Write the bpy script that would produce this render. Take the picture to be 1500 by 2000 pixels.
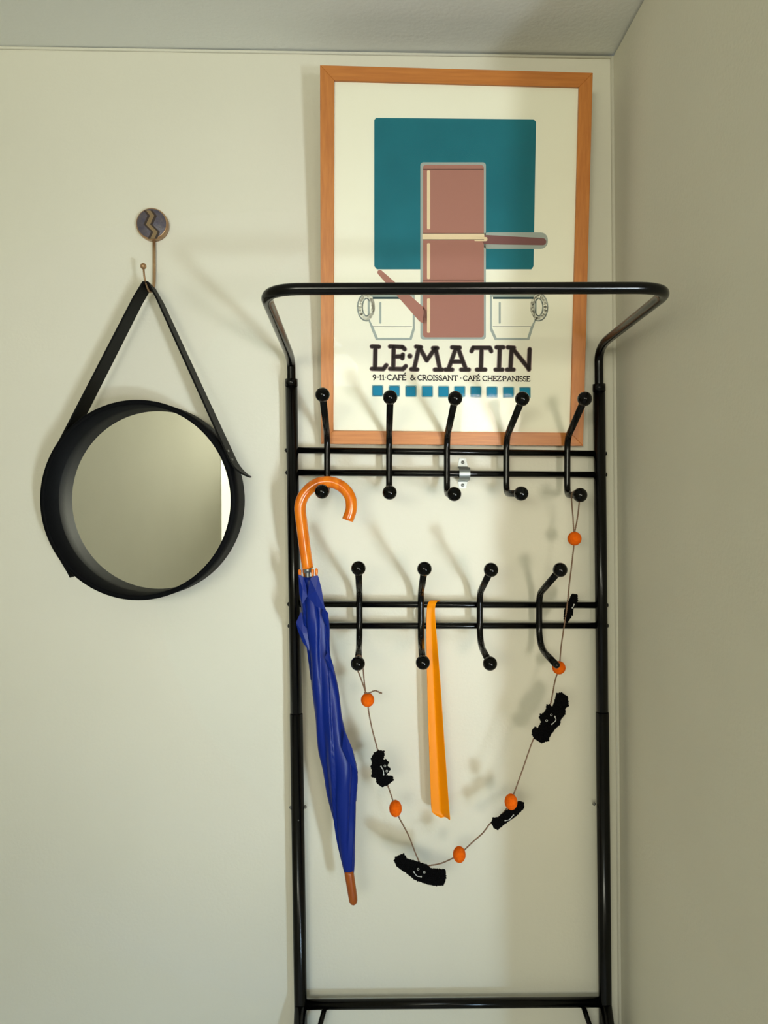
import bpy, bmesh, math, random
from mathutils import Vector, Matrix
from math import sin, cos, pi, radians as rad, tan, atan

random.seed(7)
SC = bpy.context.scene
COL = SC.collection
for o in list(bpy.data.objects):
    bpy.data.objects.remove(o, do_unlink=True)

# ------------------------------------------------------------------ camera
FP = 1500.0                                   # focal length in pixels of the 1500x2000 frame
CAM = Vector((0.0, -1.53, 1.59))
YAW = atan(23 / FP); PITCH = atan(25 / FP)
cd = bpy.data.cameras.new('camera'); cam = bpy.data.objects.new('camera', cd); COL.objects.link(cam)
cd.sensor_fit = 'VERTICAL'; cd.sensor_height = 36.0; cd.lens = 36.0 * FP / 2000.0
cd.clip_start = 0.02
cam.location = CAM; cam.rotation_euler = (pi / 2 - PITCH, 0, -YAW)
SC.camera = cam
RM = cam.rotation_euler.to_matrix()

# ------------------------------------------------------------------ world, lights, exposure
W = bpy.data.worlds.new('world'); SC.world = W; W.use_nodes = True
W.node_tree.nodes['Background'].inputs[0].default_value = (0.55, 0.62, 0.7, 1)
W.node_tree.nodes['Background'].inputs[1].default_value = 0.35

def area(name, loc, target, sx, sy, power, color, spread=180):
    l = bpy.data.lights.new(name, 'AREA'); l.shape = 'RECTANGLE'; l.size = sx; l.size_y = sy
    l.energy = power; l.color = color; l.spread = math.radians(spread)
    o = bpy.data.objects.new(name, l); COL.objects.link(o); o.location = loc
    d = Vector(target) - Vector(loc)
    o.rotation_euler = d.to_track_quat('-Z', 'Y').to_euler()
    return o

# daylight through the glazed door at the back right of the room, past the end of the right wall
area('door_daylight', (1.87, -4.2, 0.87), (0.0, 0, 1.72), 0.30, 0.42, 1.25, (0.92, 0.96, 1.0), 28)
# the same daylight mirrored by the glossy floor in front of that door: lower and cooler
area('floor_glare', (1.93, -4.1, 0.15), (0.0, 0, 1.56), 0.30, 0.34, 2.4, (0.74, 0.90, 1.0), 30)
area('low_sky_light', (1.80, -4.0, 0.35), (-0.42, 0, 0.38), 0.14, 0.3, 0.75, (0.30, 0.62, 1.0), 30)
# window behind the photographer
area('window_light', (0.86, -4.1, 1.42), (0.30, 0, 1.50), 0.42, 0.46, 1.05, (1.0, 0.92, 0.78), 28)
# broad daylight in the room behind
area('room_light', (-0.75, -4.2, 1.95), (0.0, 0, 2.6), 1.3, 0.5, 22.5, (1.0, 1.0, 0.82), 110)
# added lamp aimed at the pale floor, whose bounce lifts the ceiling
area('floor_bounce_fill', (-0.5, -4.1, 2.2), (-0.4, -1.7, 0.0), 0.8, 0.8, 8.0, (0.60, 0.78, 1.0), 50)

SC.view_settings.view_transform = 'Standard'
SC.view_settings.look = 'None'
SC.view_settings.exposure = -0.05
SC.view_settings.gamma = 1.0
SC.view_settings.use_curve_mapping = False

# ------------------------------------------------------------------ helpers
def ray(px, py):
    return (RM @ Vector(((px - 750) / FP, (1000 - py) / FP, -1.0)))
def P(px, py, y):                              # world point seen at that pixel, on the plane y = const
    d = ray(px, py); t = (y - CAM.y) / d.y
    return CAM + d * t
def lin(c):
    c = c / 255.0
    return c / 12.92 if c <= 0.04045 else ((c + 0.055) / 1.055) ** 2.4
def rgb(r, g, b): return (lin(r), lin(g), lin(b), 1)

def tag(o, label=None, cat=None, group=None, kind=None):
    if label: o['label'] = label
    if cat: o['category'] = cat
    if group: o['group'] = group
    if kind: o['kind'] = kind
    return o
def empty(name, loc, label, cat, group=None):
    o = bpy.data.objects.new(name, None); COL.objects.link(o); o.location = loc
    o.empty_display_size = 0.05
    return tag(o, label, cat, group)
def build(name, bm, mat, parent=None, smooth=True, doubles=False, recalc=True):
    if doubles: bmesh.ops.remove_doubles(bm, verts=bm.verts, dist=1e-6)
    if recalc: bmesh.ops.recalc_face_normals(bm, faces=bm.faces)
    me = bpy.data.meshes.new(name)
    off = None
    if parent is not None:
        q = parent; off = Vector((0, 0, 0))
        while q is not None:
            off += q.location; q = q.parent
        for v in bm.verts: v.co -= off
    bm.to_mesh(me); bm.free()
    for p in me.polygons: p.use_smooth = smooth
    o = bpy.data.objects.new(name, me); COL.objects.link(o)
    me.materials.append(mat)
    if parent is not None: o.parent = parent
    return o
def struct(name, bm, mat, smooth=False):
    return tag(build(name, bm, mat, None, smooth), kind='structure')

def add_box(bm, lo, hi):
    x0, y0, z0 = lo; x1, y1, z1 = hi
    v = [bm.verts.new(p) for p in ((x0,y0,z0),(x1,y0,z0),(x1,y1,z0),(x0,y1,z0),(x0,y0,z1),(x1,y0,z1),(x1,y1,z1),(x0,y1,z1))]
    for f in ((0,3,2,1),(4,5,6,7),(0,1,5,4),(1,2,6,5),(2,3,7,6),(3,0,4,7)): bm.faces.new([v[i] for i in f])
def add_hexa(bm, a, b):                        # two quads (lists of 4 points) joined into a block
    va = [bm.verts.new(p) for p in a]; vb = [bm.verts.new(p) for p in b]
    bm.faces.new(va[::-1]); bm.faces.new(vb)
    for i in range(4):
        j = (i + 1) % 4; bm.faces.new((va[i], va[j], vb[j], vb[i]))
def add_tube(bm, pts, r, seg=16, caps=True, closed=False, ry=None):
    pts = [Vector(p) for p in pts]; n = len(pts)
    rs = r if isinstance(r, (list, tuple)) else [r] * n
    T = []
    for i in range(n):
        if closed: t = pts[(i + 1) % n] - pts[i - 1]
        else: t = pts[min(i + 1, n - 1)] - pts[max(i - 1, 0)]
        T.append(t.normalized())
    up = Vector((0, 0, 1)) if abs(T[0].z) < 0.9 else Vector((1, 0, 0))
    N = (up - T[0] * up.dot(T[0])).normalized()
    rings = []
    for i in range(n):
        if i:
            N = (N - T[i] * N.dot(T[i]))
            N.normalize()
        B = T[i].cross(N)
        rings.append([bm.verts.new(pts[i] + (N * cos(2*pi*k/seg) + B * sin(2*pi*k/seg)) * rs[i]) for k in range(seg)])
    m = n if closed else n - 1
    for i in range(m):
        a = rings[i]; b = rings[(i + 1) % n]
        for k in range(seg):
            bm.faces.new((a[k], a[(k+1) % seg], b[(k+1) % seg], b[k]))
    if caps and not closed:
        bm.faces.new(rings[0][::-1]); bm.faces.new(rings[-1])
def add_ball(bm, c, r, u=24, v=14, scale=(1,1,1)):
    m = Matrix.Translation(Vector(c)) @ Matrix.Diagonal((r*scale[0], r*scale[1], r*scale[2], 1))
    bmesh.ops.create_uvsphere(bm, u_segments=u, v_segments=v, radius=1.0, matrix=m)
def fillet(pts, rads, n=8):                    # polyline with rounded corners
    pts = [Vector(p) for p in pts]
    out = [pts[0]]
    for i in range(1, len(pts) - 1):
        r = rads[i-1] if isinstance(rads, (list, tuple)) else rads
        a, b, c = pts[i-1], pts[i], pts[i+1]
        d1 = min(r, (a-b).length * 0.49); d2 = min(r, (c-b).length * 0.49)
        p = b + (a-b).normalized() * d1; q = b + (c-b).normalized() * d2
        for k in range(n + 1):
            t = k / n
            out.append(p * (1-t)**2 + b * 2*t*(1-t) + q * t*t)
    out.append(pts[-1])
    return out
def spline(pts, n=8):                          # Catmull-Rom through the points
    pts = [Vector(p) for p in pts]; out = []
    e = [pts[0] * 2 - pts[1]] + pts + [pts[-1] * 2 - pts[-2]]
    for i in range(1, len(e) - 2):
        p0, p1, p2, p3 = e[i-1], e[i], e[i+1], e[i+2]
        for k in range(n):
            t = k / n
            out.append(0.5 * ((2*p1) + (p2-p0)*t + (2*p0-5*p1+4*p2-p3)*t*t + (3*p1-p0-3*p2+p3)*t**3))
    out.append(pts[-1]); return out

# ------------------------------------------------------------------ materials
def mat(name, color, rough=0.5, metal=0.0, spec=0.5, bump=0.0, bscale=200.0, noise=None, coat=0.0):
    m = bpy.data.materials.new(name); m.use_nodes = True
    nt = m.node_tree; b = nt.nodes['Principled BSDF']
    b.inputs['Base Color'].default_value = color; b.inputs['Roughness'].default_value = rough
    b.inputs['Metallic'].default_value = metal; b.inputs['Specular IOR Level'].default_value = spec
    b.inputs['Coat Weight'].default_value = coat
    tc = nt.nodes.new('ShaderNodeTexCoord')
    if noise:                                  # (second colour, scale, stretch)
        c2, sc, st = noise
        mp = nt.nodes.new('ShaderNodeMapping'); mp.inputs['Scale'].default_value = st
        nz = nt.nodes.new('ShaderNodeTexNoise'); nz.inputs['Scale'].default_value = sc; nz.inputs['Detail'].default_value = 6
        rp = nt.nodes.new('ShaderNodeValToRGB'); rp.color_ramp.elements[0].position = 0.3; rp.color_ramp.elements[1].position = 0.7
        rp.color_ramp.elements[0].color = color; rp.color_ramp.elements[1].color = c2
        nt.links.new(tc.outputs['Object'], mp.inputs[0]); nt.links.new(mp.outputs[0], nz.inputs['Vector'])
        nt.links.new(nz.outputs['Fac'], rp.inputs[0]); nt.links.new(rp.outputs[0], b.inputs['Base Color'])
    if bump:
        nb = nt.nodes.new('ShaderNodeTexNoise'); nb.inputs['Scale'].default_value = bscale; nb.inputs['Detail'].default_value = 4
        bp = nt.nodes.new('ShaderNodeBump'); bp.inputs['Strength'].default_value = bump; bp.inputs['Distance'].default_value = 0.002
        nt.links.new(tc.outputs['Object'], nb.inputs['Vector']); nt.links.new(nb.outputs['Fac'], bp.inputs['Height'])
        nt.links.new(bp.outputs[0], b.inputs['Normal'])
    return m

M_wall = mat('wall_paint', rgb(225, 221, 204), 0.75, 0, 0.25, 0.25, 160, noise=(rgb(221, 217, 200), 3.0, (1, 1, 1)))
M_ceil = mat('ceiling_paint', rgb(240, 241, 236), 0.85, 0, 0.2, 0.3, 120)
M_floor = mat('pale_floor', rgb(205, 200, 190), 0.5, 0, 0.4, 0.1, 60, noise=(rgb(190, 184, 172), 8, (0.6, 12, 1)))
M_glow = mat('glow_panel', rgb(250, 250, 240), 0.3)  # self-lit, so the strip in the mirror comes out bright
M_glow.node_tree.nodes['Principled BSDF'].inputs['Emission Color'].default_value = (1.0, 1.0, 0.82, 1); M_glow.node_tree.nodes['Principled BSDF'].inputs['Emission Strength'].default_value = 1.0
M_trim = mat('white_trim', rgb(235, 232, 218), 0.4)
M_black = mat('black_lacquer', (0.0012, 0.0012, 0.0012, 1), 0.2, 0, 0.28, 0.03, 300)
M_knob = mat('black_gloss', (0.0008, 0.0008, 0.0008, 1), 0.10, 0, 0.22)
M_ring = mat('black_stained_wood', rgb(8, 9, 12), 0.6, 0, 0.06, 0.08, 200)
M_leather = mat('black_leather', rgb(9, 9, 9), 0.55, 0, 0.1, 0.25, 900)
M_leatheredge = mat('leather_edge', rgb(8, 8, 8), 0.6)
M_glassm = mat('mirror_glass', (0.86, 0.87, 0.83, 1), 0.015, 1.0)
M_steel = mat('zinc_steel', rgb(150, 155, 154), 0.42, 0.9, bump=0.1, bscale=400)
M_bolt = mat('bolt_chrome', rgb(150, 150, 146), 0.3, 1.0)
M_copper = mat('antique_copper', rgb(186, 152, 112), 0.35, 0.45, noise=(rgb(150, 112, 78), 60, (1, 1, 1)))
M_slate = mat('glazed_grey', rgb(96, 88, 92), 0.4, 0, 0.5, 0.3, 250, noise=(rgb(70, 66, 84), 90, (1, 1, 1)))
M_brown = mat('dark_brown_inlay', rgb(42, 22, 14), 0.4)
M_gold = mat('ochre_inlay', rgb(128, 104, 68), 0.4)
M_frame = mat('cherry_wood', rgb(198, 124, 54), 0.38, 0, 0.45, 0.08, 120, noise=(rgb(180, 106, 42), 14, (1, 1, 14)))
M_frameh = mat('cherry_wood_cross', rgb(198, 124, 54), 0.38, 0, 0.45, 0.08, 120, noise=(rgb(180, 106, 42), 14, (1, 14, 14)))
M_frameh.node_tree.nodes['Mapping'].inputs['Scale'].default_value = (1, 14, 14)
M_frame.node_tree.nodes['Mapping'].inputs['Scale'].default_value = (14, 14, 1)
M_handle = mat('amber_varnished_wood', rgb(238, 134, 18), 0.22, 0, 0.3, 0, 1, noise=(rgb(208, 94, 8), 16, (6, 6, 1)), coat=0.35)
M_ferrule = mat('dark_orange_wood', rgb(166, 84, 18), 0.35, noise=(rgb(142, 66, 12), 40, (6, 6, 1)))
M_blue = mat('blue_nylon', rgb(0, 31, 118), 0.38, 0, 0.25, 0.15, 60)
M_blue.node_tree.nodes['Principled BSDF'].inputs['Sheen Weight'].default_value = 0.0
M_orangep = mat('orange_plastic', rgb(242, 144, 0), 0.4, 0, 0.15)
M_felt = mat('orange_felt', rgb(240, 108, 14), 0.95, 0, 0.1, 0.6, 700, noise=(rgb(226, 92, 8), 200, (1, 1, 1)))
M_yarn = mat('black_yarn', rgb(8, 8, 9), 0.95, 0, 0.08, 0.8, 900)
M_thread = mat('white_thread', rgb(200, 200, 196), 0.8)
M_jute = mat('jute_twine', rgb(134, 108, 88), 0.95, 0, 0.1, 0.5, 1500)
M_paper = mat('poster_paper', rgb(240, 237, 217), 0.7, 0, 0.2, noise=(rgb(237, 233, 212), 5, (1, 1, 1)))
def flat(n, c): return mat(n, c, 0.7, 0, 0.2)
M_teal = mat('ink_teal', rgb(30, 112, 124), 0.7, 0, 0.2, noise=(rgb(26, 104, 116), 12, (1, 1, 1)))
M_potb = flat('ink_copper_brown', rgb(166, 116, 102)); M_hand = flat('ink_maroon', rgb(124, 84, 82))
M_cream = flat('ink_cream', rgb(228, 206, 168)); M_grey = flat('ink_grey', rgb(160, 168, 160))
M_ink = flat('ink_dark', rgb(44, 34, 32)); M_halo = flat('ink_mauve', rgb(146, 128, 120))
M_sq = flat('ink_blue', rgb(20, 124, 156)); M_sqh = flat('ink_pale_blue', rgb(138, 172, 172)); M_darkline = flat('ink_outline', rgb(40, 66, 70))
M_skyglass = bpy.data.materials.new('picture_glass'); M_skyglass.use_nodes = True
nt = M_skyglass.node_tree; nt.nodes.clear()
o_ = nt.nodes.new('ShaderNodeOutputMaterial'); mx = nt.nodes.new('ShaderNodeMixShader')
tr = nt.nodes.new('ShaderNodeBsdfTransparent'); gl = nt.nodes.new('ShaderNodeBsdfGlossy'); gl.inputs['Roughness'].default_value = 0.03
fr = nt.nodes.new('ShaderNodeFresnel'); fr.inputs['IOR'].default_value = 1.11
nt.links.new(fr.outputs[0], mx.inputs[0]); nt.links.new(tr.outputs[0], mx.inputs[1]); nt.links.new(gl.outputs[0], mx.inputs[2]); nt.links.new(mx.outputs[0], o_.inputs[0])

# ------------------------------------------------------------------ room shell
XR = 0.485; XL = -1.62; YB = -4.3; ZC = 2.46; TW = 0.12
cor_top = P(1197, 112, 0.0); cor_bot = P(1212, 2000, 0.0)
def corner_x(z):                               # the corner is a little out of plumb
    t = (z - cor_bot.z) / (cor_top.z - cor_bot.z)
    return cor_bot.x + (cor_top.x - cor_bot.x) * t
ce_l = P(0, 93, 0.0); ce_r = P(1195, 112, 0.0)
def ceil_z(x): return ce_l.z + (ce_r.z - ce_l.z) * (x - ce_l.x) / (ce_r.x - ce_l.x)

bm = bmesh.new()                               # back wall
a = [(XL, 0, 0), (corner_x(0), 0, 0), (corner_x(ceil_z(0.48)), 0, ceil_z(0.48)), (XL, 0, ceil_z(XL))]
add_hexa(bm, [(p[0], p[1] + TW, p[2]) for p in a], a)
struct('wall_back', bm, M_wall)

YE = -0.605                                     # the right wall ends here and the room widens
bm = bmesh.new()
zt = ceil_z(0.48)
q = [(corner_x(0), 0.0, 0), (corner_x(0), YE, 0), (corner_x(zt), YE, zt), (corner_x(zt), 0.0, zt)]
add_hexa(bm, [(p[0] + TW, p[1], p[2]) for p in q], q)
struct('wall_right', bm, M_wall)

bm = bmesh.new()
zr = ceil_z(1.0) ; zl = ceil_z(XL)
c4 = [(XL, 0.12, zl), (2.7, 0.12, zr), (2.7, YB, zr), (XL, YB, zl)]
add_hexa(bm, c4, [(p[0], p[1], p[2] + 0.1) for p in c4])
struct('ceiling', bm, M_ceil)
bm = bmesh.new(); add_box(bm, (XL - 0.1, YB - 0.1, -0.1), (2.8, 0.12, 0.0)); struct('floor', bm, M_floor)
bm = bmesh.new(); add_box(bm, (XL - 0.1, -3.50, 0), (XL, 0.12, 2.6)); struct('wall_left', bm, M_wall)
bm = bmesh.new(); add_box(bm, (XL - 0.1, YB - 0.1, 0), (2.8, YB, 2.6)); struct('wall_rear', bm, M_wall)
bm = bmesh.new(); add_box(bm, (2.7, YB, 0), (2.8, YE, 2.6)); add_box(bm, (XR + TW - 0.02, YE, 0), (2.7, YE + 0.1, 2.6)); struct('wall_hall', bm, M_wall)
# glowing panel added in the left wall to give the mirror its bright strip
bm = bmesh.new(); add_box(bm, (XL - 0.1, YB, 0), (XL - 0.02, -3.51, 2.6)); struct('glow_panel_1', bm, M_glow)
bm = bmesh.new(); add_box(bm, (XL - 0.1, -3.51, 0), (XL + 0.002, -3.50, 2.6)); struct('trim_2', bm, M_trim)
# casing of the glazed door at the back right
bm = bmesh.new()
for a_, b_ in (((1.40, YB, 0), (1.46, YB + 0.04, 2.1)), ((2.34, YB, 0), (2.40, YB + 0.04, 2.1)), ((1.46, YB, 2.04), (2.34, YB + 0.04, 2.1)), ((1.46, YB, 1.16), (2.34, YB + 0.03, 1.22))): add_box(bm, a_, b_)
struct('door_1', bm, M_trim)
# painted beads that round off the corner and the ceiling joint
bm = bmesh.new()
add_tube(bm, [(corner_x(0) - 0.001, -0.001, 0.0), (corner_x(zt) - 0.001, -0.001, zt)], 0.0045, 10)
struct('trim_1', bm, M_wall, True)
bm = bmesh.new()
add_tube(bm, [(XL, -0.001, ceil_z(XL) - 0.001), (corner_x(zt), -0.001, zt - 0.001)], 0.003, 8)
struct('trim_3', bm, M_wall, True)
bm = bmesh.new(); add_box(bm, (XL, -0.014, 0), (corner_x(0.05) - 0.001, 0, 0.09)); struct('baseboard_back', bm, M_trim)
bm = bmesh.new(); add_box(bm, (corner_x(0.05) - 0.016, YE, 0), (corner_x(0.0), -0.014, 0.09)); struct('baseboard_right', bm, M_trim)

# ------------------------------------------------------------------ poster
ZB = P(627, 867, -0.028).z
def Q(px, py, off=0.0):                        # point on the plane of the leaning picture; off = towards the viewer
    # plane: y = -0.028 - k (z - ZB) - off
    k = 0.0855
    d = ray(px, py); c = -0.028 + k * ZB - off
    t = (c - CAM.y - k * CAM.z) / (d.y + k * d.z)
    return CAM + d * t
pic = empty('framed_poster', P(880, 868, -0.018), 'teal and brown coffee poster in a light brown wooden frame, behind the rack', 'poster')
OUT = [(625, 127), (1158, 142), (1139, 871), (627, 867)]
INN = [(653, 157), (1131, 170), (1114, 845), (651, 841)]
back = Vector((0, 0.020, 0.0017))
for i, m in enumerate((M_frameh, M_frame, M_frameh, M_frame)):
    j = (i + 1) % 4
    a = [Q(*OUT[i]), Q(*OUT[j]), Q(*INN[j]), Q(*INN[i])]
    bm = bmesh.new(); add_hexa(bm, [p + back for p in a], a)
    bmesh.ops.bevel(bm, geom=[e for e in bm.edges], offset=0.0006, segments=1, affect='EDGES')
    build('frame_bar', bm, m, pic, smooth=False)
def scr_poly(bm, pts, off):
    f = bm.faces.new([bm.verts.new(Q(x, y, off)) for x, y in pts]); return f
def grow(pts, s):
    cx = sum(p[0] for p in pts) / len(pts); cy = sum(p[1] for p in pts) / len(pts)
    return [(x + (s if x > cx else -s), y + (s if y > cy else -s)) for x, y in pts]
bm = bmesh.new()
a = [Q(x, y, -0.006) for x, y in grow(INN, 6)]
add_hexa(bm, [p + Vector((0, 0.004, 0)) for p in a], a)
build('paper', bm, M_paper, pic, smooth=False)
def rrect(x0, y0, x1, y1, r, n=5):
    out = []
    for cx, cy, a0 in ((x1-r, y0+r, -90), (x1-r, y1-r, 0), (x0+r, y1-r, 90), (x0+r, y0+r, 180)):
        for k in range(n + 1):
            t = rad(a0 + 90 * k / n); out.append((cx + r*cos(t), cy + r*sin(t)))
    return out
def ink(name, shapes, m, lay, each=False):
    if each:
        for s in shapes: ink(name, [s], m, lay)
        return
    bm = bmesh.new()
    for s in shapes: scr_poly(bm, s, -0.0058 + lay * 0.00008)
    return build(name, bm, m, pic, smooth=False, recalc=False)
def capsule(x0, y0, r0, x1, y1, r1, n=8):
    a = math.atan2(y1 - y0, x1 - x0); out = []
    for k in range(n + 1):
        t = a + pi/2 + pi * k / n; out.append((x0 + r0*cos(t), y0 + r0*sin(t)))
    for k in range(n + 1):
        t = a - pi/2 + pi * k / n; out.append((x1 + r1*cos(t), y1 + r1*sin(t)))
    return out
def strokes(lines, r):
    out = []
    for ln in lines:
        for i in range(len(ln) - 1):
            out.append(capsule(ln[i][0], ln[i][1], r, ln[i+1][0], ln[i+1][1], r, 5))
    return out
# a plain coffee pot between two plain cups, in the print's colours
ink('colour_panel', [[(731, 234), (735, 230), (1042, 233), (1047, 238), (1042, 520), (1038, 526), (736, 526), (731, 520)]], M_teal, 1)
cupL = [(722, 580), (806, 580), (806, 640), (800, 660), (738, 660), (730, 640), (722, 625)]
cupR = [(961, 580), (1044, 580), (1044, 625), (1036, 640), (1030, 660), (970, 660), (961, 640)]
def loop(cx, cy, rx, ry): return [(cx + rx*cos(2*pi*k/20), cy + ry*sin(2*pi*k/20)) for k in range(21)]
ink('cup_edge', [grow(cupL, 4)] + strokes([loop(716, 600, 13, 22)], 6), M_grey, 2); ink('cup_edge', [grow(cupR, 4)] + strokes([loop(1052, 600, 13, 22)], 6), M_grey, 2)
ink('pot_edge', [rrect(821, 317, 949, 663, 6), rrect(940, 454, 1070, 486, 14)], M_grey, 2)
ink('cup', [cupL] + strokes([loop(716, 600, 13, 22)], 3.4), M_paper, 3); ink('cup', [cupR] + strokes([loop(1052, 600, 13, 22)], 3.4), M_paper, 3)
ink('cup_line', strokes([[(728, 638), (804, 638)], [(963, 638), (1037, 638)]], 0.6) + [[(728, 580), (804, 580), (804, 584), (728, 584)], [(963, 580), (1042, 580), (1042, 584), (963, 584)]], M_darkline, 4, True)
ink('cup_sheen', [rrect(741, 590, 745, 632, 1.5), rrect(974, 590, 978, 632, 1.5)], M_grey, 5, True)
ink('pot', [rrect(826, 322, 945, 659, 6), capsule(742, 532, 5, 828, 618, 13)], M_potb, 6)
ink('pot_handle', [capsule(950, 468, 9, 1060, 472, 7)], M_hand, 6)
ink('pot_band', [rrect(825, 456, 946, 468, 2), rrect(926, 463, 952, 471, 3)], M_cream, 7)
ink('pot_sheen', [rrect(834, 333, 840, 448, 2), rrect(834, 475, 840, 545, 2), rrect(834, 583, 840, 650, 2)], M_cream, 8, True)
ink('pot_outline', strokes([[(827, 331), (944, 331)], [(826, 547), (945, 547)], [(826, 456), (945, 456)], [(826, 468), (945, 468)]], 0.5), M_ink, 9, True)

# lettering: measured strokes, k = crop coordinates
def K(x, y): return (680 + x / 3.571, 640 + y / 3.571)
BIG = [
 [(190,135),(187,285)], [(165,131),(215,133)], [(165,287),(245,289),(266,262)],
 [(318,138),(314,285)], [(292,131),(378,135),(394,150)], [(318,202),(378,200)], [(381,188),(378,214)], [(292,287),(382,289),(402,268)],
 [(494,138),(460,287)], [(440,290),(482,292)], [(474,132),(508,136)], [(500,142),(548,228),(604,148)], [(608,142),(640,288)], [(604,293),(656,293)], [(592,143),(622,143)],
 [(752,142),(700,288)], [(766,142),(820,288)], [(678,293),(726,293)], [(788,293),(842,293)], [(722,237),(798,237)], [(725,137),(778,139)],
 [(860,164),(872,140),(988,140),(998,164)], [(930,142),(926,288)], [(898,293),(956,293)],
 [(1058,142),(1052,288)], [(1034,137),(1082,137)], [(1028,293),(1076,293)],
 [(1140,145),(1132,288)], [(1114,137),(1156,140)], [(1108,293),(1154,293)], [(1146,145),(1262,288)], [(1266,150),(1260,292)], [(1240,146),(1288,149)],
]
BIGP = [[K(*p) for p in ln] for ln in BIG]
for a_, b_ in ((0, 3), (3, 7), (7, 14), (14, 20), (20, 23), (23, 26), (26, 32)):
    ink('letter_halo', strokes(BIGP[a_:b_], 4.9), M_halo, 2); ink('letter', strokes(BIGP[a_:b_], 3.5), M_ink, 4)
ink('letter_dot', [capsule(*K(430,198), 4, *K(431,198), 4)], M_ink, 4); ink('letter_halo', [capsule(*K(430,198), 5.6, *K(431,198), 5.6)], M_halo, 2)
def arc(cx, cy, rx, ry, a0, a1, n=10):
    return [(cx + rx*cos(rad(a0 + (a1-a0)*k/n)), cy + ry*sin(rad(a0 + (a1-a0)*k/n))) for k in range(n + 1)]
def sf(x, y, w=0.16): return [(x - w/2, y), (x + w/2, y)]
GL = {  # glyphs: width, strokes; y down, 0 top, 1 baseline
 'A': (0.9, [[(0.45,0),(0.1,1)], [(0.45,0),(0.8,1)], [(0.22,0.65),(0.68,0.65)], sf(0.1,1), sf(0.8,1)]),
 'C': (0.85, [arc(0.48,0.5,0.38,0.5,-50,-310,14)]),
 'E': (0.65, [[(0.12,0),(0.12,1)], [(0.04,0),(0.55,0),(0.55,0.12)], [(0.12,0.48),(0.45,0.48)], [(0.04,1),(0.58,1),(0.6,0.86)]]),
 'É': (0.65, [[(0.12,0),(0.12,1)], [(0.04,0),(0.55,0),(0.55,0.12)], [(0.12,0.48),(0.45,0.48)], [(0.04,1),(0.58,1),(0.6,0.86)], [(0.3,-0.18),(0.52,-0.42)]]),
 'F': (0.6, [[(0.12,0),(0.12,1)], [(0.04,0),(0.55,0),(0.55,0.12)], [(0.12,0.48),(0.42,0.48)], sf(0.12,1)]),
 'R': (0.8, [[(0.12,0),(0.12,1)], [(0.04,0),(0.4,0)], arc(0.38,0.26,0.24,0.26,-90,90), [(0.38,0.52),(0.12,0.52)], [(0.36,0.52),(0.74,1)], sf(0.12,1), sf(0.74,1,.12)]),
 'O': (1.0, [arc(0.5,0.5,0.42,0.5,0,360,18)]),
 'I': (0.35, [[(0.17,0),(0.17,1)], sf(0.17,0,.22), sf(0.17,1,.22)]),
 'S': (0.62, [arc(0.3,0.26,0.22,0.26,-30,-270,9) + arc(0.3,0.75,0.24,0.25,-90,150,9)]),
 'N': (0.95, [[(0.14,1),(0.14,0),(0.82,1),(0.82,0)], sf(0.14,1), sf(0.82,0), sf(0.1,0,.12)]),
 'T': (0.8, [[(0.04,0.12),(0.06,0),(0.74,0),(0.76,0.12)], [(0.4,0),(0.4,1)], sf(0.4,1)]),
 'H': (0.9, [[(0.14,0),(0.14,1)], [(0.76,0),(0.76,1)], [(0.14,0.5),(0.76,0.5)], sf(.14,0), sf(.14,1), sf(.76,0), sf(.76,1)]),
 'Z': (0.75, [[(0.1,0.12),(0.1,0),(0.66,0),(0.06,1),(0.68,1),(0.68,0.88)]]),
 'P': (0.7, [[(0.12,0),(0.12,1)], [(0.04,0),(0.36,0)], arc(0.36,0.28,0.24,0.28,-90,90), [(0.36,0.56),(0.12,0.56)], sf(.12,1)]),
 '9': (0.6, [arc(0.28,0.3,0.2,0.26,0,360,12), [(0.48,0.3),(0.42,0.7),(0.2,1.08)]]),
 '1': (0.4, [[(0.04,0.2),(0.2,0.04),(0.2,1)], sf(.2,1)]),
 '-': (0.45, [[(0.06,0.5),(0.4,0.5)]]), '·': (0.3, [[(0.14,0.5),(0.17,0.5)]]), ':': (0.3, [[(0.14,0.35),(0.16,0.35)], [(0.14,0.68),(0.16,0.68)]]),
 '&': (0.95, [[(0.85,1.0),(0.25,0.2)], arc(0.38,0.2,0.16,0.2,-180,60,8) + [(0.2,0.6)], arc(0.38,0.75,0.26,0.25,-150,-340,10) + [(0.85,0.5)]]),
}
small = []
def word(txt, x0, x1, y0, y1):
    w = sum(GL[c][0] for c in txt); sx = (x1 - x0) / w; x = x0
    for c in txt:
        gw, ls = GL[c]; yb = y0 + (y1 - y0) * (x - 170) / 1100.0
        for ln in ls: small.append([K(x + p[0]*sx, yb + p[1]*34) for p in ln])
        x += gw * sx
word('9-11·CAFÉ', 170, 405, 328, 340); word('&', 430, 472, 328, 340); word('CROISSANT', 482, 766, 328, 340)
word('·', 772, 798, 328, 340); word('CAFÉ', 800, 920, 328, 340); word('CHEZ:', 935, 1082, 328, 340); word('PANISSE', 1078, 1270, 328, 340)
tag(ink('small_lettering', strokes(small, 0.95), M_ink, 4), kind='stuff')
for i, cx in enumerate((205, 322, 438, 552, 665, 778, 890, 1003, 1118, 1233)):
    cx_, cy_ = K(cx, 440 + i * 1.4)
    ink('square_edge', [rrect(cx_ - 11.5, cy_ - 11.5, cx_ + 11.5, cy_ + 11.5, 3)], M_sqh, 2)
    ink('square_line', [rrect(cx_ - 9.7, cy_ - 9.7, cx_ + 9.7, cy_ + 9.7, 2.5)], M_darkline, 3)
    ink('square', [rrect(cx_ - 9, cy_ - 9, cx_ + 9, cy_ + 9, 2)], M_sq, 4)
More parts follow.
